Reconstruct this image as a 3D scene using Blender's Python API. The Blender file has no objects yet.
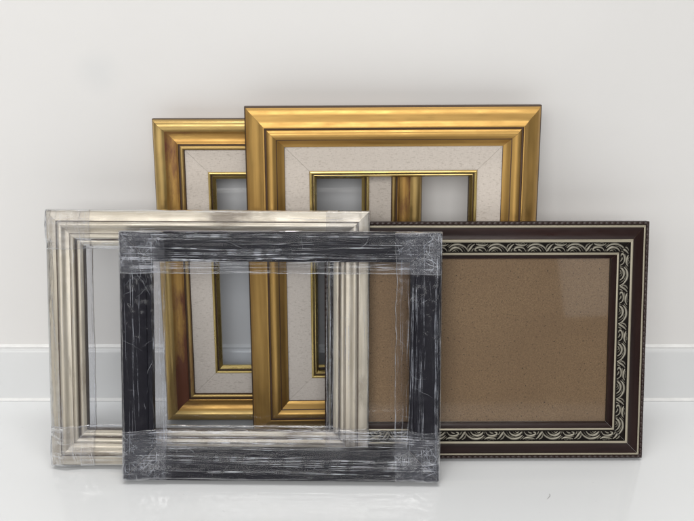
import bpy, bmesh, math, random
from mathutils import Vector, Matrix, noise
R = math.radians
S = bpy.context.scene
C = S.collection
random.seed(7)

# ------------------------------------------------------------------ camera
WALL_Y, SKIRT_Y, SKIRT_Z = 1.0283, 1.019, 0.0665
cd = bpy.data.cameras.new('camera')
cam = bpy.data.objects.new('camera', cd); C.objects.link(cam)
cam.location = (0, 0, 0.55)
cam.rotation_euler = (R(90 - 20), 0, 0)
cd.sensor_width = 36; cd.lens = 950 / 694 * 36
cd.clip_start = .02; cd.clip_end = 60
cd.dof.use_dof = True; cd.dof.focus_distance = 1.0; cd.dof.aperture_fstop = 9
S.camera = cam

# ------------------------------------------------------------------ light (an indoor product shot: side lamp, added front, overhead and reflection lights, pale room)
w = bpy.data.worlds.new('World'); S.world = w; w.use_nodes = True
nt = w.node_tree; bg = nt.nodes['Background']
tc = nt.nodes.new('ShaderNodeTexCoord'); sx = nt.nodes.new('ShaderNodeSeparateXYZ')
nt.links.new(tc.outputs['Generated'], sx.inputs[0])
cr = nt.nodes.new('ShaderNodeValToRGB')
nt.links.new(sx.outputs['Z'], cr.inputs[0])
mp = nt.nodes.new('ShaderNodeMapRange'); mp.inputs[1].default_value = -1; nt.links.new(sx.outputs['Z'], mp.inputs[0]); nt.links.new(mp.outputs[0], cr.inputs[0])
el = cr.color_ramp.elements                                       # pale floor below, dim far side of the room at eye level, bright ceiling
el[0].position = .40; el[0].color = (.48, .48, .48, 1); el[1].position = .95; el[1].color = (1.35, 1.36, 1.38, 1)
e = el.new(.50); e.color = (.20, .20, .215, 1); e = el.new(.62); e.color = (.24, .24, .255, 1); e = el.new(.80); e.color = (1.05, 1.055, 1.07, 1)
nt.links.new(cr.outputs[0], bg.inputs[0]); bg.inputs[1].default_value = .17

def area(name, loc, target, sx_, sy_, power, col):
    l = bpy.data.lights.new(name, 'AREA'); l.shape = 'RECTANGLE'; l.size = sx_; l.size_y = sy_
    l.energy = power; l.color = col
    o = bpy.data.objects.new(name, l); C.objects.link(o); o.location = loc
    o.rotation_euler = (Vector(target) - Vector(loc)).to_track_quat('-Z', 'Y').to_euler()
    return o
area('front_fill', (-.3, -2.1, 1.5), (0, .95, .15), 2.5, 1.5, 62, (1, .99, .97))  # unseen frontal light, added to brighten the wall behind the frames
area('overhead_fill', (.05, .58, 2.4), (.05, .75, 0), 1.2, .5, 20.5, (1, .985, .96))  # unseen light from above, added to brighten the floor
area('glass_reflection_light', (1.85, -1.75, 1.0), (.1, .95, .2), 2.1, 1.25, 2.8, (.93, .97, 1))  # unseen panel of light, added to put a pale reflection in the glass
area('side_lamp', (-2.0, -.75, 1.1), (0, .95, .2), 1.5, 1.3, 13, (1, .985, .965))

S.view_settings.view_transform = 'Standard'; S.view_settings.look = 'None'
S.view_settings.exposure = -.04; S.view_settings.gamma = 1
S.render.engine = 'CYCLES'
S.cycles.max_bounces = 12; S.cycles.transparent_max_bounces = 40
S.cycles.use_denoising = True; S.cycles.caustics_reflective = False; S.cycles.caustics_refractive = False

# ------------------------------------------------------------------ material helpers
class N:
    def __init__(s, name):
        s.m = bpy.data.materials.new(name); s.m.use_nodes = True
        s.t = s.m.node_tree; s.p = s.t.nodes['Principled BSDF']; s.out = s.t.nodes['Material Output']
    def n(s, kind, **kw):
        o = s.t.nodes.new('ShaderNode' + kind)
        for k, v in kw.items():
            if hasattr(o, k) and k not in o.inputs: setattr(o, k, v)
            else: o.inputs[k].default_value = v
        return o
    def l(s, a, b): s.t.links.new(a, b)
    def coord(s, which='UV', scale=(1, 1, 1)):
        c = s.n('TexCoord'); m = s.n('Mapping'); s.l(c.outputs[which], m.inputs[0])
        m.inputs['Scale'].default_value = scale; return m.outputs[0]
    def noise(s, vec, scale, detail=4, rough=.55, dist=0):
        o = s.n('TexNoise'); s.l(vec, o.inputs['Vector'])
        o.inputs['Scale'].default_value = scale; o.inputs['Detail'].default_value = detail
        o.inputs['Roughness'].default_value = rough; o.inputs['Distortion'].default_value = dist
        return o.outputs['Fac']
    def ramp(s, f, stops):
        o = s.n('ValToRGB'); s.l(f, o.inputs[0]); e = o.color_ramp.elements
        while len(e) < len(stops): e.new(.5)
        for k, (p, c) in enumerate(stops):
            e[k].position = p; e[k].color = (c, c, c, 1) if not hasattr(c, '__len__') else (*c, 1)
        return o.outputs[0]
    def mix(s, f, a, b):
        o = s.n('Mix', data_type='RGBA')
        for v, i in ((f, 0), (a, 6), (b, 7)):
            if hasattr(v, 'links'): s.l(v, o.inputs[i])
            elif hasattr(v, '__len__'): o.inputs[i].default_value = (*v, 1)
            else: o.inputs[i].default_value = v
        return o.outputs[2]
    def math(s, op, a, b=0):
        o = s.n('Math', operation=op)
        for v, i in ((a, 0), (b, 1)):
            if hasattr(v, 'links'): s.l(v, o.inputs[i])
            else: o.inputs[i].default_value = v
        return o.outputs[0]
    def bump(s, h, strength=.3, dist=.001):
        o = s.n('Bump', Strength=strength, Distance=dist); s.l(h, o.inputs['Height'])
        s.l(o.outputs[0], s.p.inputs['Normal']); return o.outputs[0]
    def set(s, **kw):
        for k, v in kw.items():
            i = s.p.inputs[k.replace('_', ' ')]
            if hasattr(v, 'links'): s.l(v, i)
            elif hasattr(v, '__len__'): i.default_value = (*v, 1)
            else: i.default_value = v
        return s.m

def mat_wall():
    q = N('wall_paint'); v = q.coord('Object')
    big = q.noise(v, 3, 3); fine = q.noise(v, 90, 4)
    c = q.mix(q.ramp(big, [(.3, 0), (.7, 1)]), (.712, .70, .687), (.745, .733, .72))
    # a faint scuffed round stain on the paint
    d = q.n('VectorMath', operation='DISTANCE'); q.l(q.coord('Object'), d.inputs[0]); d.inputs[1].default_value = (-.268, WALL_Y, .391)
    st = q.ramp(q.math('ADD', d.outputs['Value'], q.math('MULTIPLY', q.noise(v, 40), .012)), [(.010, .7), (.034, 0)])
    c = q.mix(st, c, (.66, .66, .655))
    q.bump(fine, .06, .001)
    return q.set(Base_Color=c, Roughness=.6)
def mat_floor():
    q = N('floor_tile'); v = q.coord('Object')
    c = q.mix(q.noise(v, 5, 5), (.79, .805, .815), (.835, .845, .85))
    spk = q.ramp(q.noise(v, 160, 2), [(.24, 1), (.27, 0)])
    c = q.mix(q.math('MULTIPLY', spk, .18), c, (.4, .4, .4))
    r = q.ramp(q.noise(v, 14, 5), [(.3, .05), (.75, .12)])
    q.bump(q.noise(v, 7, 2), .05, .004)
    return q.set(Base_Color=c, Roughness=r, IOR=1.5)
def mat_skirt():
    q = N('skirting_tile'); v = q.coord('Object')
    c = q.mix(q.noise(v, 9, 4), (.68, .688, .69), (.72, .727, .73))
    return q.set(Base_Color=c, Roughness=.22)
def mat_plain(name, col, rough=.5, metal=0, var=.15, scale=60, bump=.1):
    q = N(name); v = q.coord('Object')
    n = q.noise(v, scale, 5)
    c = q.mix(n, tuple(x * (1 - var) for x in col), tuple(min(1, x * (1 + var)) for x in col))
    if bump: q.bump(n, bump, .0006)
    return q.set(Base_Color=c, Roughness=rough, Metallic=metal)
def mat_gold(name, dark, light, wear=None, wear_amt=0., rough=.36, metal=.9):
    q = N(name)
    v = q.coord('UV', (9, 160, 1)); v2 = q.coord('UV', (40, 90, 1))
    streak = q.noise(v, 1, 6, .6); blot = q.noise(v2, 1, 4)
    c = q.mix(q.ramp(streak, [(.3, 0), (.7, 1)]), dark, light)
    if wear is not None:
        v3 = q.coord('UV', (16, 60, 1)); v4 = q.coord('UV', (7, 9, 1))
        a = q.math('ADD', q.math('MULTIPLY', q.noise(v3, 1, 6, .7), .45), q.math('MULTIPLY', q.noise(v4, 1, 2), .75))
        f = q.ramp(a, [(.62 - wear_amt, 0), (.72 - wear_amt, 1)])
        c = q.mix(f, c, wear)
        q.set(Metallic=q.math('MULTIPLY', q.math('SUBTRACT', 1, q.math('MULTIPLY', f, .8)), metal))
    else: q.set(Metallic=metal)
    r = q.ramp(blot, [(.25, rough - .1), (.75, rough + .12)])
    q.bump(streak, .07, .0005)
    return q.set(Base_Color=c, Roughness=r)
def mat_linen():
    q = N('linen_cloth')
    a = q.noise(q.coord('UV', (1500, 240, 1)), 1, 3); b = q.noise(q.coord('UV', (240, 1500, 1)), 1, 3)
    m = q.math('MULTIPLY', q.math('ADD', a, b), .5)
    c = q.mix(q.ramp(m, [(.3, 0), (.65, 1)]), (.56, .495, .435), (.70, .635, .57))
    c = q.mix(q.ramp(q.noise(q.coord('UV', (25, 25, 1)), 1, 4), [(.3, 0), (.7, .3)]), c, (.60, .53, .46))
    slub = q.ramp(q.noise(q.coord('Object', (260, 900, 800)), 1, 4), [(.34, 1), (.44, 0)])
    c = q.mix(q.math('MULTIPLY', slub, .42), c, (.33, .275, .22))
    q.bump(m, .45, .0006)
    return q.set(Base_Color=c, Roughness=.95)
def mat_hardboard():
    q = N('hardboard'); v = q.coord('Object')
    c = q.mix(q.ramp(q.noise(v, 900, 5, .75), [(.3, 0), (.7, 1)]), (.235, .138, .070), (.55, .345, .185))
    c = q.mix(q.ramp(q.noise(v, 9, 4), [(.3, 0), (.72, .6)]), c, (.27, .155, .078))
    sp = q.ramp(q.noise(v, 480, 3), [(.31, 1), (.37, 0)])
    c = q.mix(sp, c, (.055, .035, .022))
    lt = q.ramp(q.noise(q.coord('Object', (1.3, 1, 1)), 620, 2), [(.70, 0), (.75, .7)])
    c = q.mix(lt, c, (.38, .29, .20))
    return q.set(Base_Color=c, Roughness=.6)
def mat_glass(name, tint, gl=1.0, rough=.0):
    q = N(name); t = q.t; t.nodes.remove(q.p)
    tr = q.n('BsdfTransparent'); tr.inputs[0].default_value = (*tint, 1)
    g = q.n('BsdfGlossy'); g.inputs['Roughness'].default_value = rough; g.inputs[0].default_value = (1, 1, 1, 1)
    f = q.n('Fresnel', IOR=1.5)
    mx = q.n('MixShader'); q.l(q.math('MULTIPLY', f.outputs[0], gl), mx.inputs[0])
    q.l(tr.outputs[0], mx.inputs[1]); q.l(g.outputs[0], mx.inputs[2]); q.l(mx.outputs[0], q.out.inputs[0])
    return q.m
def mat_film(name, haze, streak_amt, u_scale=7, v_scale=260, gloss=1.6, rough=.10, bump=.0016, layer=.05):
    """clear stretch film: see-through, glossy, its crease reflections painted as pale streaks"""
    q = N(name); q.t.nodes.remove(q.p)
    v = q.coord('UV', (u_scale, v_scale, 1)); vb = q.coord('UV', (u_scale * .45, v_scale * .3, 1)); vc = q.coord('UV', (28, 60, 1))
    s1 = q.noise(v, 1, 4, .6, .6); s2 = q.noise(vb, 1, 3, .5, .8); pat = q.noise(vc, 1, 3, .6)
    line = q.ramp(s1, [(.60, 0), (.64, .5), (.72, 1)])
    fold = q.ramp(s2, [(.60, 0), (.68, 1)])
    amt = q.math('MULTIPLY', q.math('ADD', line, q.math('MULTIPLY', fold, .45)), q.ramp(pat, [(.36, .12), (.66, 1)]))
    ly = q.n('Attribute', attribute_name='layers')
    cre = q.math('ADD', haze, q.math('MULTIPLY', amt, streak_amt))  # pale diffuse streaks stand in for reflections off the creases
    cre = q.math('ADD', cre, q.math('MULTIPLY', ly.outputs['Fac'], q.math('MULTIPLY', q.ramp(pat, [(.25, .3), (.7, 1)]), layer)))
    b = q.n('Bump', Strength=1, Distance=bump); q.l(q.math('ADD', s1, s2), b.inputs['Height'])
    tr = q.n('BsdfTransparent'); tr.inputs[0].default_value = (.965, .965, .975, 1)
    df = q.n('BsdfDiffuse'); df.inputs[0].default_value = (.72, .745, .83, 1); q.l(b.outputs[0], df.inputs['Normal'])
    tl = q.n('BsdfTranslucent'); tl.inputs[0].default_value = (.72, .745, .83, 1)
    mw = q.n('MixShader'); mw.inputs[0].default_value = .4; q.l(df.outputs[0], mw.inputs[1]); q.l(tl.outputs[0], mw.inputs[2])
    g = q.n('BsdfGlossy'); g.inputs['Roughness'].default_value = rough; q.l(b.outputs[0], g.inputs['Normal'])
    f = q.n('Fresnel', IOR=1.5); q.l(b.outputs[0], f.inputs['Normal'])
    m1 = q.n('MixShader'); q.l(cre, m1.inputs[0]); q.l(tr.outputs[0], m1.inputs[1]); q.l(mw.outputs[0], m1.inputs[2])
    m2 = q.n('MixShader'); q.l(q.math('MINIMUM', q.math('MULTIPLY', f.outputs[0], gloss), 1), m2.inputs[0])
    q.l(m1.outputs[0], m2.inputs[1]); q.l(g.outputs[0], m2.inputs[2]); q.l(m2.outputs[0], q.out.inputs[0])
    return q.m

def mat_fold():
    """bunched film: layers gathered into a shiny thread, its glints painted as pale diffuse"""
    q = N('gathered_film'); q.t.nodes.remove(q.p)
    v = q.coord('Object', (1, 1, 1))
    tr = q.n('BsdfTransparent'); df = q.n('BsdfDiffuse'); df.inputs[0].default_value = (.76, .80, .90, 1)  # pale diffuse stands in for the bright glints along the thread
    tl = q.n('BsdfTranslucent'); tl.inputs[0].default_value = (.74, .78, .89, 1)
    g = q.n('BsdfGlossy'); g.inputs['Roughness'].default_value = .12
    a = q.n('MixShader'); a.inputs[0].default_value = .3; q.l(df.outputs[0], a.inputs[1]); q.l(tl.outputs[0], a.inputs[2])
    b = q.n('MixShader'); b.inputs[0].default_value = .30; q.l(a.outputs[0], b.inputs[1]); q.l(g.outputs[0], b.inputs[2])
    c = q.n('MixShader'); q.l(q.ramp(q.noise(v, 55, 3, .6), [(.40, .08), (.68, .92)]), c.inputs[0])
    q.l(tr.outputs[0], c.inputs[1]); q.l(b.outputs[0], c.inputs[2]); q.l(c.outputs[0], q.out.inputs[0])
    return q.m
def mat_black():
    q = N('black_lacquer'); v = q.coord('Object')
    c = q.mix(q.noise(v, 120, 4), (.006, .006, .009), (.013, .012, .018))
    return q.set(Base_Color=c, Roughness=.45, Specular_IOR_Level=.12)
M = dict(
    wall=mat_wall(), floor=mat_floor(), skirt=mat_skirt(), grout=mat_plain('white_grout', (.80, .80, .79), .6),
    gold=mat_gold('antique_gold', (.43, .255, .078), (.575, .358, .115), None, rough=.45),
    gold_edge=mat_plain('dark_brown_edge', (.055, .028, .012), .45, .2),
    gold_worn=mat_gold('worn_gold', (.36, .195, .058), (.575, .358, .112), (.15, .05, .024), .025, rough=.42),
    gold_pale=mat_gold('pale_gold', (.42, .275, .10), (.60, .43, .17), (.24, .09, .035), -.08, rough=.38),
    slip=mat_gold('slip_gold', (.42, .30, .09), (.74, .58, .24), None, rough=.3),
    groove=mat_plain('bole_groove', (.075, .035, .014), .6),
    linen=mat_linen(), board=mat_hardboard(),
    silver=mat_gold('silver_leaf', (.42, .37, .285), (.66, .61, .51), (.24, .20, .15), -.05, rough=.42, metal=.7),
    silver_groove=mat_plain('silver_groove', (.13, .10, .075), .5, .3),
    black=mat_black(),
    back=mat_plain('raw_wood_back', (.30, .20, .12), .8),
    brown=mat_gold('dark_brown_lacquer', (.013, .0055, .005), (.025, .011, .009), None, rough=.36, metal=0),
    champagne=mat_gold('champagne_fillet', (.28, .25, .185), (.42, .38, .29), None, rough=.42, metal=.4),
    relief=mat_plain('relief_silver', (.285, .265, .215), .42, .4, .3, 400, .2),
    field=mat_plain('relief_ground', (.009, .007, .006), .7, 0, .3, 300),
    bead=mat_plain('bead_lacquer', (.026, .012, .010), .35, 0, .3, 300),
    glass=mat_glass('picture_glass', (.955, .965, .965), 1.2, .035), glass_blue=mat_glass('window_glass', (.975, .982, .992), .5),
    film_black=mat_film('stretch_film_tight', .003, .07, gloss=.42, bump=.0008, layer=.075), film_fold=mat_fold(), film_silver=mat_film('stretch_film_loose', .015, .10, 6, 150, .7, .16),
)

M['field'].node_tree.nodes['Principled BSDF'].inputs['Specular IOR Level'].default_value = .1
M['brown'].node_tree.nodes['Principled BSDF'].inputs['Specular IOR Level'].default_value = .22

# ------------------------------------------------------------------ mesh helpers
def link(name, me, mats, parent=None, kind=None, smooth=None):
    o = bpy.data.objects.new(name, me); C.objects.link(o)
    for m in (mats if isinstance(mats, (list, tuple)) else [mats]): me.materials.append(m)
    if smooth is not None:
        for p in me.polygons: p.use_smooth = True
        if smooth < 180: me.set_sharp_from_angle(angle=R(smooth))
    if parent: o.parent = parent
    if kind: o['kind'] = kind
    return o
def grid_mesh(name, rows, uvs=None, mats=None, close=False):
    """rows: list of equally long lists of points"""
    nr, nc = len(rows), len(rows[0])
    vs = [p for r in rows for p in r]; fs = []; mi = []
    for i in range(nr - 1):
        for j in range(nc if close else nc - 1):
            k = (j + 1) % nc
            fs.append((i * nc + j, i * nc + k, (i + 1) * nc + k, (i + 1) * nc + j)); mi.append(mats[j] if mats else 0)
    me = bpy.data.meshes.new(name); me.from_pydata(vs, [], fs)
    if mats: me.polygons.foreach_set('material_index', mi)
    if uvs:
        ul = me.uv_layers.new(name='UVMap')
        for l in me.loops: ul.data[l.index].uv = uvs[l.vertex_index]
    return me
def side_map(side, W, H):
    """(along, inward, forward) -> frame coordinates. side: 0 bottom, 1 right, 2 top, 3 left"""
    if side == 0: return W, lambda a, u, v: (a - W / 2, -v, u)
    if side == 2: return W, lambda a, u, v: (W / 2 - a, -v, H - u)
    if side == 1: return H, lambda a, u, v: (W / 2 - u, -v, a)
    return H, lambda a, u, v: (-W / 2 + u, -v, H - a)
def smooth_profile(pts, n=5):
    """pts: (u, v, material, curve?) in mm; curved runs are drawn through with Catmull-Rom"""
    out = []
    for i in range(len(pts) - 1):
        p1, p2 = pts[i], pts[i + 1]
        if p2[3]:
            p0 = pts[i - 1] if i and p1[3] else p1
            p3 = pts[i + 2] if i + 2 < len(pts) and pts[i + 2][3] else p2
            for k in range(n):
                t = k / n
                f = [.5 * (2 * b + (c - a) * t + (2 * a - 5 * b + 4 * c - d) * t * t + (3 * b - a - 3 * c + d) * t ** 3)
                     for a, b, c, d in zip(p0[:2], p1[:2], p2[:2], p3[:2])]
                out.append((f[0], f[1], p2[2]))
        else: out.append((p1[0], p1[1], p2[2]))
    out.append((pts[-1][0], pts[-1][1], pts[-1][2]))
    return out
def rail(name, side, W, H, prof, mats, parent, back, u0=0., chamfer=None, seg=14, wob=.00018, sm=32):
    """one mitred length of moulding. prof: smooth_profile() in mm, back: forward coordinate (mm) of its flat back"""
    L, f = side_map(side, W, H)
    pr = [(u / 1000 + u0, v / 1000, m) for u, v, m in prof]
    pre = [(pr[0][0], back / 1000, 0)]
    if chamfer: pre = [(pr[0][0] + chamfer[0] / 1000, back / 1000, 0), (pr[0][0], chamfer[1] / 1000, 0)]
    loop = pre + pr + [(pr[-1][0], back / 1000, 0)]
    mi = ([0] if chamfer else []) + [pr[0][2]] + [p[2] for p in pr[:-1]] + [pr[-1][2], 0]
    arc = [0]
    for a, b in zip(loop, loop[1:]): arc.append(arc[-1] + math.hypot(b[0] - a[0], b[1] - a[1]))
    rows, uvs = [], []
    off = random.random() * 7
    for i in range(seg + 1):
        r = []
        for j, (u, v, m) in enumerate(loop):
            a0, a1 = u + .00012, L - u - .00012
            a = a0 + (a1 - a0) * i / seg
            dv = wob * noise.noise((a * 14 + off, u * 60, off)) if 0 < i < seg and 0 < j < len(loop) - 1 else 0
            r.append(f(a, u, v + dv)); uvs.append((a + off, arc[j] + off))
        rows.append(r)
    me = grid_mesh(name, rows, uvs, mi, True)
    bm = bmesh.new(); bm.from_mesh(me)
    bm.verts.ensure_lookup_table(); n = len(loop)
    for s in (range(n), range(seg * n, seg * n + n)):
        bm.faces.new([bm.verts[k] for k in s])
    bmesh.ops.recalc_face_normals(bm, faces=bm.faces); bm.to_mesh(me); bm.free()
    return link(name, me, mats, parent, smooth=sm)
def sheet(name, W, H, inset, v0, v1, mat, parent):
    x, z0, z1 = W / 2 - inset, inset, H - inset
    bm = bmesh.new()
    bmesh.ops.create_cube(bm, size=1, matrix=Matrix.Translation((0, -(v0 + v1) / 2, (z0 + z1) / 2)) @ Matrix.Diagonal((2 * x, abs(v1 - v0), z1 - z0, 1)))
    me = bpy.data.meshes.new(name); bm.to_mesh(me); bm.free()
    return link(name, me, mat, parent)
def thing(name, label, x, y, T, yaw, lean, group='picture frames leaning in a stack'):
    o = bpy.data.objects.new(name, None); C.objects.link(o); o.empty_display_size = .05
    o.location = (x, y, T * math.sin(R(lean)) + .0006)
    o.rotation_mode = 'XYZ'; o.rotation_euler = (R(-lean), 0, R(yaw))
    o['label'] = label; o['category'] = 'picture frame'; o['group'] = group
    return o

# ------------------------------------------------------------------ setting
def plain(name, pts, faces, mat):
    me = bpy.data.meshes.new(name); me.from_pydata(pts, [], faces)
    return link(name, me, mat, None, 'structure')
plain('floor', [(-4, -4, 0), (4, -4, 0), (4, WALL_Y + .1, 0), (-4, WALL_Y + .1, 0)], [(0, 1, 2, 3)], M['floor'])
plain('wall', [(-4, WALL_Y, -.05), (4, WALL_Y, -.05), (4, WALL_Y, 2.6), (-4, WALL_Y, 2.6)], [(0, 1, 2, 3)], M['wall'])
# skirting: tile with an eased front edge
pf = [(SKIRT_Y, -.01)]
for k in range(9):
    a = k / 8 * math.pi / 2; r = .0045
    pf.append((SKIRT_Y + r - r * math.cos(a), SKIRT_Z - r + r * math.sin(a)))
pf += [(WALL_Y + .02, SKIRT_Z + .0005)]
rows = [[(x, y, z) for y, z in pf] for x in (-4, 4)]
link('skirting', grid_mesh('skirting', rows), M['skirt'], None, 'structure', 40)
rows = []
for k in range(60):
    x = -1.2 + 2.4 * k / 59
    rows.append([(x, SKIRT_Y - .0032 + .0004 * noise.noise((x * 40, 0, 0)), .0003), (x, SKIRT_Y - .0022, .0018), (x, SKIRT_Y - .0006, .0028), (x, SKIRT_Y + .002, .0032 + .0003 * noise.noise((x * 30, 3, 0)))])
link('floor_joint', grid_mesh('floor_joint', rows), M['grout'], None, 'structure', 180)
rows = []
for k in range(60):
    x = -1.2 + 2.4 * k / 59
    rows.append([(x, WALL_Y - .0035, SKIRT_Z + .0004), (x, WALL_Y - .0018, SKIRT_Z + .0022 + .0003 * noise.noise((x * 30, 3, 0))), (x, WALL_Y + .001, SKIRT_Z + .0036)])
link('skirting_joint', grid_mesh('skirting_joint', rows), M['grout'], None, 'structure', 180)

# ------------------------------------------------------------------ gold frame behind, leaning on the wall (worn red bole)
W, H, T = .2878, .3452, .030
E = thing('gold_frame', 'smaller gilt frame with red worn patches, behind the tallest gold frame',
          -.0626, .9648, T, .4, 5.2)
mats = [M['back'], M['gold_edge'], M['gold_pale'], M['gold_worn'], M['groove']]
P = smooth_profile([(0, -1.5, 1, 0), (.7, .2, 1, 0), (1.2, .8, 2, 0), (2.6, 3.4, 2, 1), (6, 5.2, 2, 1), (10, 5.0, 2, 1), (13, 3.4, 2, 1), (16, 1.4, 3, 1), (20, .2, 3, 1),
                    (24, .8, 3, 1), (26, 2.2, 3, 1), (26.6, 2.0, 3, 0), (27, .2, 4, 0), (28.4, .2, 4, 0), (28.8, 1.4, 2, 0), (30.6, 2.4, 2, 1), (32.4, 1.4, 2, 1), (33.6, -2.5, 4, 0)])
for s in range(4): rail('rail', s, W, H, P, mats, E, -30, chamfer=(12, -9))
P = smooth_profile([(33.4, -1.2, 0, 0), (45, -1.6, 0, 0), (57.5, -2.6, 0, 0), (58, -4, 0, 0)])
for s in range(4): rail('linen_liner', s, W, H, P, [M['linen']], E, -9)
P = smooth_profile([(57.2, -1.6, 1, 0), (57.8, -.8, 0, 0), (59, -.5, 0, 1), (60.2, -1.4, 0, 1), (60.6, -3, 1, 0), (61.4, -3.1, 1, 0), (62.2, -2.6, 0, 0), (65, -5.4, 0, 0), (65.2, -6.6, 0, 0)])
for s in range(4): rail('gilt_slip', s, W, H, P, [M['slip'], M['gold_edge']], E, -7.6)
sheet('glass_pane', W, H, .061, -.0078, -.0094, M['glass_blue'], E)

# ------------------------------------------------------------------ large gold frame
W, H, T = .3107, .3640, .008
D = thing('gold_frame', 'tallest gilt frame with stepped moulding and pale linen liner',
          .0495, .9452, T, 1.6, 6.2)
mats = [M['back'], M['gold_edge'], M['gold'], M['groove']]
P = smooth_profile([(0, -1, 1, 0), (.2, 1.2, 1, 0), (1.6, 3.2, 1, 0), (2.0, 3.6, 2, 0), (4.2, 6.8, 2, 1), (8, 9.8, 2, 1), (12, 11.6, 2, 1), (15.5, 13.4, 2, 1), (18.4, 16.0, 2, 1), (20, 17.4, 2, 1), (21.2, 17.3, 2, 1),
                    (21.6, 15.6, 3, 0), (23, 15.4, 3, 0), (23.4, 17, 2, 0), (26, 19.2, 2, 1), (29.5, 19.4, 2, 1), (33, 17.2, 2, 1), (34, 16.6, 3, 0), (34.6, 16, 2, 0), (38, 12.8, 2, 1), (41.2, 11.2, 2, 1), (41.8, 7, 3, 0)])
for s in range(4): rail('rail', s, W, H, P, mats, D, -8)
P = smooth_profile([(41.5, 9.2, 0, 0), (55, 8.6, 0, 0), (67.5, 7.4, 0, 0), (68, 5, 0, 0)])
for s in range(4): rail('linen_liner', s, W, H, P, [M['linen']], D, -4)
P = smooth_profile([(67, 8.6, 1, 0), (67.6, 9.4, 0, 0), (69, 9.6, 0, 1), (70.2, 8.6, 0, 1), (70.6, 7, 1, 0), (71.3, 6.9, 1, 0), (72, 7.2, 0, 0), (74.4, 2.4, 0, 0), (74.6, -1, 1, 0)])
for s in range(4): rail('gilt_slip', s, W, H, P, [M['slip'], M['gold_edge']], D, -5)

# ------------------------------------------------------------------ dark carved frame with glass and hardboard back
W, H, T = .3392, .2538, .011
F = thing('carved_frame', 'dark brown picture frame with silver carved scroll band, glazed and backed with brown hardboard',
          .1463, .8826, T, .4, 13.8)
mats = [M['back'], M['brown'], M['champagne'], M['field']]
P = smooth_profile([(0, -3, 1, 0), (0, -.6, 1, 0), (3.6, -.6, 1, 0), (4.1, .9, 2, 0), (4.6, 1.3, 2, 0), (6, 1.2, 2, 0), (6.4, .5, 1, 0), (9, 1.2, 1, 1), (14, 3.2, 1, 1), (18.2, 6.0, 1, 1), (18.6, 6.9, 2, 0), (19.4, 7.3, 2, 0),
                    (21, 7.1, 2, 0), (21.5, 5.0, 3, 0), (27, 4.4, 3, 0), (32, 3.9, 3, 0), (32.4, 4.9, 2, 0), (33, 5.2, 2, 0), (34.3, 4.9, 2, 0), (34.8, 3.6, 1, 0), (38.6, .2, 1, 0), (39, -3, 1, 0)])
STROKES = [  # one repeat of the scroll, mm: (points, half width)
    ([(-.5, 1.2), (2.6, 5.6), (8.6, 8.7), (15.6, 8.2), (20, 4.8)], 1.55),
    ([(5.4, .9), (8.4, 4.2), (13.4, 5.4), (17.4, 3.4), (19.2, 1)], 1.6),
    ([(12, .8), (14, 2.1), (16.4, .9)], .8),
    ([(20.4, 9.3), (23.4, 7.9), (28.6, 7.9), (33, 9.3)], 1.5),
    ([(21.6, .9), (24, 4.3), (28.6, 5.5), (33, 4.4), (33.6, 2.2), (31.2, 1.5)], 1.3),
    ([(25.6, .9), (28, 2.5), (30.2, 2.8)], 1.05),
    ([(34.2, 9.2), (36.8, 7.2), (39.6, 3.2), (41.4, .7)], 1.45), ([(37.6, 9.5), (40.4, 7.8), (42, 4.4)], 1.0), ([(35, 4.6), (36.6, 2.6), (37.2, .8)], .9),
    ([(2.6, .9), (5.6, 5.2), (10.4, 7)], .5), ([(9.4, .8), (11.4, 2.9), (15.2, 3.4)], .5), ([(17.2, 9.6), (19.6, 7.6), (21.6, 6.2)], .6), ([(24, 6.2), (29, 6.6), (34, 6.4)], .55),
    ([(38.4, .8), (40, 3), (42.4, 5)], .55), ([(20.2, 3.6), (20.4, 1.8), (20, .8)], .5)]
def catmull(pts, n=5):
    out = []
    for i in range(len(pts) - 1):
        p0, p1, p2, p3 = pts[max(i - 1, 0)], pts[i], pts[i + 1], pts[min(i + 2, len(pts) - 1)]
        for k in range(n):
            t = k / n
            out.append(tuple(.5 * (2 * b + (c - a) * t + (2 * a - 5 * b + 4 * c - d) * t * t + (3 * b - a - 3 * c + d) * t ** 3) for a, b, c, d in zip(p0, p1, p2, p3)))
    return out + [pts[-1]]
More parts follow.
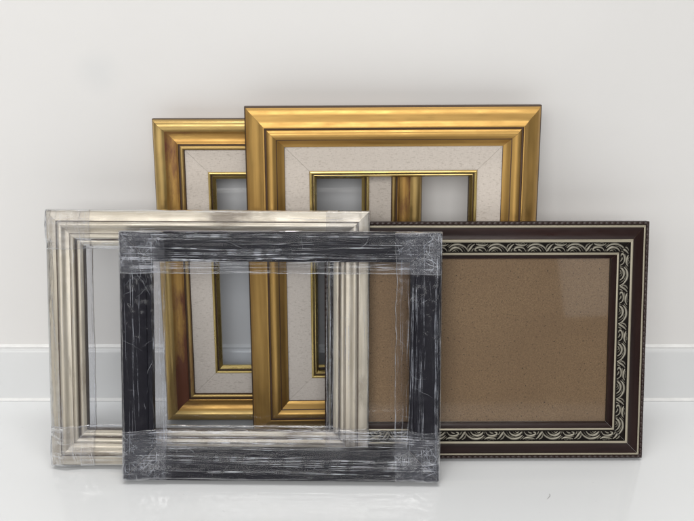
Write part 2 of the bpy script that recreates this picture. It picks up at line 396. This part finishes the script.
def scroll(side):
    L, f = side_map(side, W, H)
    bm = bmesh.new()
    span = L - 2 * .0262; n = round(span / .0415); per = span / n
    for r in range(n):
        for pts, hw in STROKES:
            line = catmull(pts, 5); m = len(line); prev = None
            for i, (a, b) in enumerate(line):
                t = i / (m - 1)
                q0, q1 = line[max(i - 1, 0)], line[min(i + 1, m - 1)]
                dx, dy = q1[0] - q0[0], q1[1] - q0[1]; dl = math.hypot(dx, dy) or 1
                wd = hw * .76 * (.14 + .88 * math.sin(math.pi * (.06 + .9 * t ** 1.35)))
                vs = []
                for k, h in ((-1, 0), (-.55, .7), (0, 1.05), (.55, .7), (1, 0)):
                    A = a - dy / dl * wd * k; B = b + dx / dl * wd * k
                    u = .0317 - (B * .97) / 1000
                    aa = .0262 + r * per + A / 41.5 * per
                    aa = min(max(aa, u + .0004), L - u - .0004)
                    vs.append(bm.verts.new(f(aa, u, .0043 + (.0317 - u) * .09 + h * .0011 * (wd / hw))))
                if prev:
                    for k in range(4): bm.faces.new((prev[k], prev[k + 1], vs[k + 1], vs[k]))
                prev = vs
        for k in range(7):                                          # punched stipple between the leaves
            A, B = 23.5 + k * 1.1, 9.7 + .5 * math.sin(k * 1.1)
            u = .0317 - B * .97 / 1000; aa = min(max(.0262 + r * per + A / 41.5 * per, u + .0006), L - u - .0006)
            bmesh.ops.create_icosphere(bm, subdivisions=1, radius=.00042, matrix=Matrix.Translation(f(aa, u, .0046 + (.0317 - u) * .09)))
    bmesh.ops.recalc_face_normals(bm, faces=bm.faces)
    me = bpy.data.meshes.new('scroll_band'); bm.to_mesh(me); bm.free(); return me
def beading(side):
    L, f = side_map(side, W, H)
    rows = []; n = round(L / .0058); per = L / n; ring = 7
    for i in range(n * 8 + 1):
        t = i / 8; r = .0017 * (.42 + .58 * abs(math.sin(math.pi * t)) ** .55)
        row = []
        for k in range(ring):
            a = math.pi * (k / (ring - 1) * 1.5 - .25)
            u = .0019 - math.cos(a) * r; v = -.0006 + math.sin(a) * r * .95
            row.append(f(min(max(t * per, u), L - u), u, v))
        rows.append(row)
    return grid_mesh('beaded_edge', rows)
for s in range(4):
    rr = rail('rail', s, W, H, P, mats, F, -11)
    link('scroll_band', scroll(s), M['relief'], rr, smooth=60)
    link('beaded_edge', beading(s), M['bead'], rr, smooth=50)
sheet('glass_pane', W, H, .0385, -.0034, -.0052, M['glass'], F)
sheet('backing_board', W, H, .0385, -.0062, -.0092, M['board'], F)

# ------------------------------------------------------------------ stretch film sleeves
def upper_hull(pts):
    h = []
    for p in sorted(pts):
        while len(h) >= 2 and (h[-1][0] - h[-2][0]) * (p[1] - h[-2][1]) - (h[-1][1] - h[-2][1]) * (p[0] - h[-2][0]) >= 0: h.pop()
        h.append(p)
    return h
def hull_at(h, u):
    if u <= h[0][0]: return h[0][1]
    for a, b in zip(h, h[1:]):
        if u <= b[0]: return a[1] + (b[1] - a[1]) * (u - a[0]) / (b[0] - a[0])
    return None
def sleeve(side, W, H, prof, back, ext, drop, off, amp, mat, parent, seg=230, seed=0, strands=60, knots=40, wmax=.00036, extra=()):
    """a tube of film wound round one rail; it spans from the outer edge to ext beyond the inner edge"""
    L, f = side_map(side, W, H)
    pu = [(u / 1000, v / 1000) for u, v, m in prof]; wid = pu[-1][0]
    hull = upper_hull([(0, pu[1][1])] + pu + [(wid + ext, drop)])
    bk = back / 1000
    m_front, rows, uvs = 26, [], []
    for i in range(seg + 1):
        a = -.0006 + (L + .0012) * i / seg
        end = min(a, L - a)
        wob = ext * .10 * noise.noise((a * 22, seed * 3.1, 0)) + ext * .07 * noise.noise((a * 70, seed * 5.1, 2))
        row = []; arc = 0; prev = None
        loop = [(-off, bk * .5, 0), (-off, bk * .1, 0)]
        for k in range(m_front + 1):
            u = (wid + ext + wob) * k / m_front
            v = hull_at(hull, min(u, wid + ext))
            he = hull_at(hull, max(end, 0)) if end < wid else None
            v = v + off
            if he is not None: v = max(v, he + off * 1.25)
            loop.append((u, v, 1))
        ue = wid + ext + wob
        loop += [(ue + .0004, drop - .0016, .4), (ue - .0006, max(drop - .004, bk), .4), (wid * .8, bk - off * .3, 0), (0, bk - off * .3, 0)]
        for u, v, fr in loop:
            if fr:
                n1 = noise.noise((a * 11, u * 420, seed * 7.7)); n2 = noise.noise((a * 45, u * 900, seed * 3.3 + 5))
                n3 = noise.noise((a * 140, u * 160, seed)) * (1 if end < .03 else .25)
                v += amp * fr * (n1 * .9 + n2 * .45 + n3 * .8) + amp * .2 * fr
            if prev: arc += math.hypot(u - prev[0], v - prev[1])
            prev = (u, v)
            row.append(f(a, u, v)); uvs.append((a + seed * 1.7, arc + seed))
        rows.append(row)
    # gathered folds: raised threads of bunched film lying on the sleeve
    nr, nc = len(rows), len(rows[0])
    vs = [p for rw in rows for p in rw]
    fs = [(i * nc + j, i * nc + (j + 1) % nc, (i + 1) * nc + (j + 1) % nc, (i + 1) * nc + j) for i in range(nr - 1) for j in range(nc)]
    nb = len(fs); rnd = random.Random(seed * 91 + 5)
    def surf(a, u):
        end = min(a, L - a); u = min(max(u, 0), wid + ext)
        v = hull_at(hull, u)
        he = hull_at(hull, max(end, 0)) if end < wid else None
        return max(v, he) + off + amp * .6 if he is not None else v + off + amp * .6
    def thread(line, wd):
        base = len(vs); m = len(line)
        for i, (a, u) in enumerate(line):
            q0, q1 = line[max(i - 1, 0)], line[min(i + 1, m - 1)]
            da, du = q1[0] - q0[0], q1[1] - q0[1]; dl = math.hypot(da, du) or 1
            w = wd * (.15 + .85 * math.sin(math.pi * (i + .3) / (m - .4))) * (.7 + .6 * abs(noise.noise((a * 130, u * 200, seed))))
            for k, h in ((-1, 0), (0, w * 1.1), (1, 0)):
                A = min(max(a - du / dl * w * k, -.0004), L + .0004); U = min(max(u + da / dl * w * k, .0), wid + ext + .0003)
                vs.append(f(A, U, surf(a, u) + .00012 + h)); uvs.append((A, U))
            if i:
                b = base + 3 * i
                fs.append((b - 3, b - 2, b + 1, b)); fs.append((b - 2, b - 1, b + 2, b + 1))
    bunch = [rnd.uniform(.05, .95) * (wid + ext) for q in range(5)]
    for k in range(strands):
        ln = rnd.uniform(.012, .11) if rnd.random() < .75 else rnd.uniform(.1, .25)
        a0 = rnd.uniform(-.02, L - ln * .5); u0 = rnd.choice((rnd.uniform(0, wid + ext), rnd.gauss(rnd.choice(bunch), .0011), rnd.gauss(rnd.choice(bunch), .0022), rnd.uniform(wid, wid + ext)))
        sl = rnd.gauss(0, .012); ph = rnd.random() * 50; n = 18
        line = [(min(max(a0 + ln * t / n, 0), L), u0 + sl * ln * t / n + .0011 * noise.noise((t / n * ln * 38 + ph, ph, 0))) for t in range(n + 1)]
        thread(line, rnd.uniform(.00010, wmax) * rnd.choice((.6, 1, 1)))
    for k in range(knots):                                          # short crumpled creases, thickest near the corners
        if rnd.random() < .84: a0 = abs(rnd.gauss(0, wid * .8)); a0 = L - a0 if rnd.random() < .5 else a0
        else: a0 = rnd.uniform(0, L)
        u0 = rnd.uniform(.001, wid + ext * .5); an = rnd.choice((rnd.gauss(.5, .35), rnd.gauss(2.6, .35), rnd.uniform(0, math.pi)))
        cv = rnd.gauss(0, .7); ln = rnd.uniform(.006, .026); n = 12; ph = rnd.random() * 40
        line = []; a, u = a0, u0
        for t in range(n + 1):
            if not (0 < a < L and 0 < u < wid + ext): break
            line.append((a, u)); an += cv / n + .55 * noise.noise((t * .45 + ph, ph, 0))
            a += math.cos(an) * ln / n; u += math.sin(an) * ln / n
        if len(line) > 4: thread(line, rnd.uniform(.00006, wmax * .45))
    for wd, pts in extra:                                            # loose film edges
        c = catmull(pts, 14); thread([(a, u) for a, u in c], wd)
    line = []                                                        # the sleeve's own folded inner edge
    for t in range(81):
        a = L * t / 80
        line.append((a, wid + ext * (1 + .10 * noise.noise((a * 22, seed * 3.1, 0)) + .07 * noise.noise((a * 70, seed * 5.1, 2))) - .0004))
    thread(line, .00030)
    me = bpy.data.meshes.new('film_sleeve'); me.from_pydata(vs, [], fs)
    me.polygons.foreach_set('material_index', [0] * nb + [1] * (len(fs) - nb))
    ul = me.uv_layers.new(name='UVMap')
    for l in me.loops: ul.data[l.index].uv = uvs[l.vertex_index]
    at = me.attributes.new('layers', 'FLOAT', 'POINT'); lim = wid + ext * .9   # near the ends the next sleeve's film lies doubled on it
    for i in range(nr):
        end = min(L * i / (nr - 1), L - L * i / (nr - 1))
        k = max(0, min(1, (lim + .004 * noise.noise((i * .13, seed, 3)) - end) / .0015))
        for j in range(nc): at.data[i * nc + j].value = k
    return link('film_sleeve', me, [mat, M['film_fold']], parent, smooth=180)

# silver frame
W, H, T = .3330, .2688, .014
B = thing('silver_frame', 'silver picture frame loosely wrapped in clear film behind the black frame', -.1446, .8664, T, -.9, 14.5)
mats = [M['back'], M['silver'], M['silver_groove']]
P = smooth_profile([(0, -1, 1, 0), (.3, .3, 1, 0), (1.2, .9, 1, 0), (6, 2.0, 1, 1), (10.4, 2.6, 1, 1), (10.8, 1.9, 2, 0), (11.5, 1.9, 2, 0), (12, 2.9, 1, 0), (14, 3.9, 1, 1), (16.4, 3.5, 1, 1), (20, 1.4, 1, 1), (23.6, .9, 1, 1), (24.2, .7, 2, 0), (24.8, 1, 1, 0),
                    (26.4, 2.0, 1, 1), (28.4, 1.4, 1, 1), (29.2, .2, 1, 1), (30.2, -2.6, 2, 0), (31, -2.8, 2, 0), (31.4, -1.7, 1, 0), (33.4, -1.6, 1, 1), (36.6, -3.6, 1, 1), (36.9, -7, 2, 0)])
for s in range(4): rail('rail', s, W, H, P, mats, B, -14, wob=.0004)
sheet('glass_pane', W, H, .0362, -.0082, -.0100, M['glass_blue'], B)
for s, ex in zip(range(4), (.005, .007, .003, .0085)):
    sleeve(s, W, H, P, -14, ex, -.006, .0010, .00075, M['film_silver'], B, seed=s + 11, strands=22, knots=45, wmax=.0003)

# black frame in front
W, H, T = .3238, .2552, .016
A = thing('black_frame', 'black picture frame tightly wrapped in creased clear stretch film, foremost of the stack', -.0679, .8374, T, -.72, 15.2)
mats = [M['back'], M['black']]
P = smooth_profile([(0, -3, 1, 0), (0, -.8, 1, 0), (.4, .2, 1, 1), (1.4, .7, 1, 1), (4, .6, 1, 0), (12, .3, 1, 1), (20, -1.2, 1, 1), (25.5, -3, 1, 1), (26.3, -4.4, 1, 0), (30.4, -5.4, 1, 0), (30.8, -12, 1, 0)])
for s in range(4): rail('rail', s, W, H, P, mats, A, -16)
for s, ex in zip(range(4), (.020, .0145, .0115, .0135)):
    sleeve(s, W, H, P, -16, ex, -.0065, .0011, .0012, M['film_black'], A, seed=s + 1, strands=(85, 50, 85, 45)[s], knots=(110, 95, 100, 95)[s],
           extra=((), ((.0003, [(.002, .0385), (.03, .0345), (.07, .031), (.14, .0285), (.2, .0275), (.232, .030), (.246, .038)]),), (), ((.00022, [(.03, .040), (.09, .0385), (.16, .0405), (.22, .039)]),))[s])

# a stray hair on the tile
rows = []
for k in range(15):
    t = k / 14; x = .2005 + .004 * t + .0016 * math.sin(t * 3.2); y = .812 + .012 * t - .003 * t * t
    rows.append([(x + .00016 * math.cos(q * math.pi / 2), y, .0003 + .00014 * math.sin(q * math.pi / 2)) for q in range(4)])
h = link('hair', grid_mesh('hair', rows, None, None, True), M['gold_edge'])
h['label'] = 'tiny dark curved hair lying on the white floor'; h['category'] = 'hair'
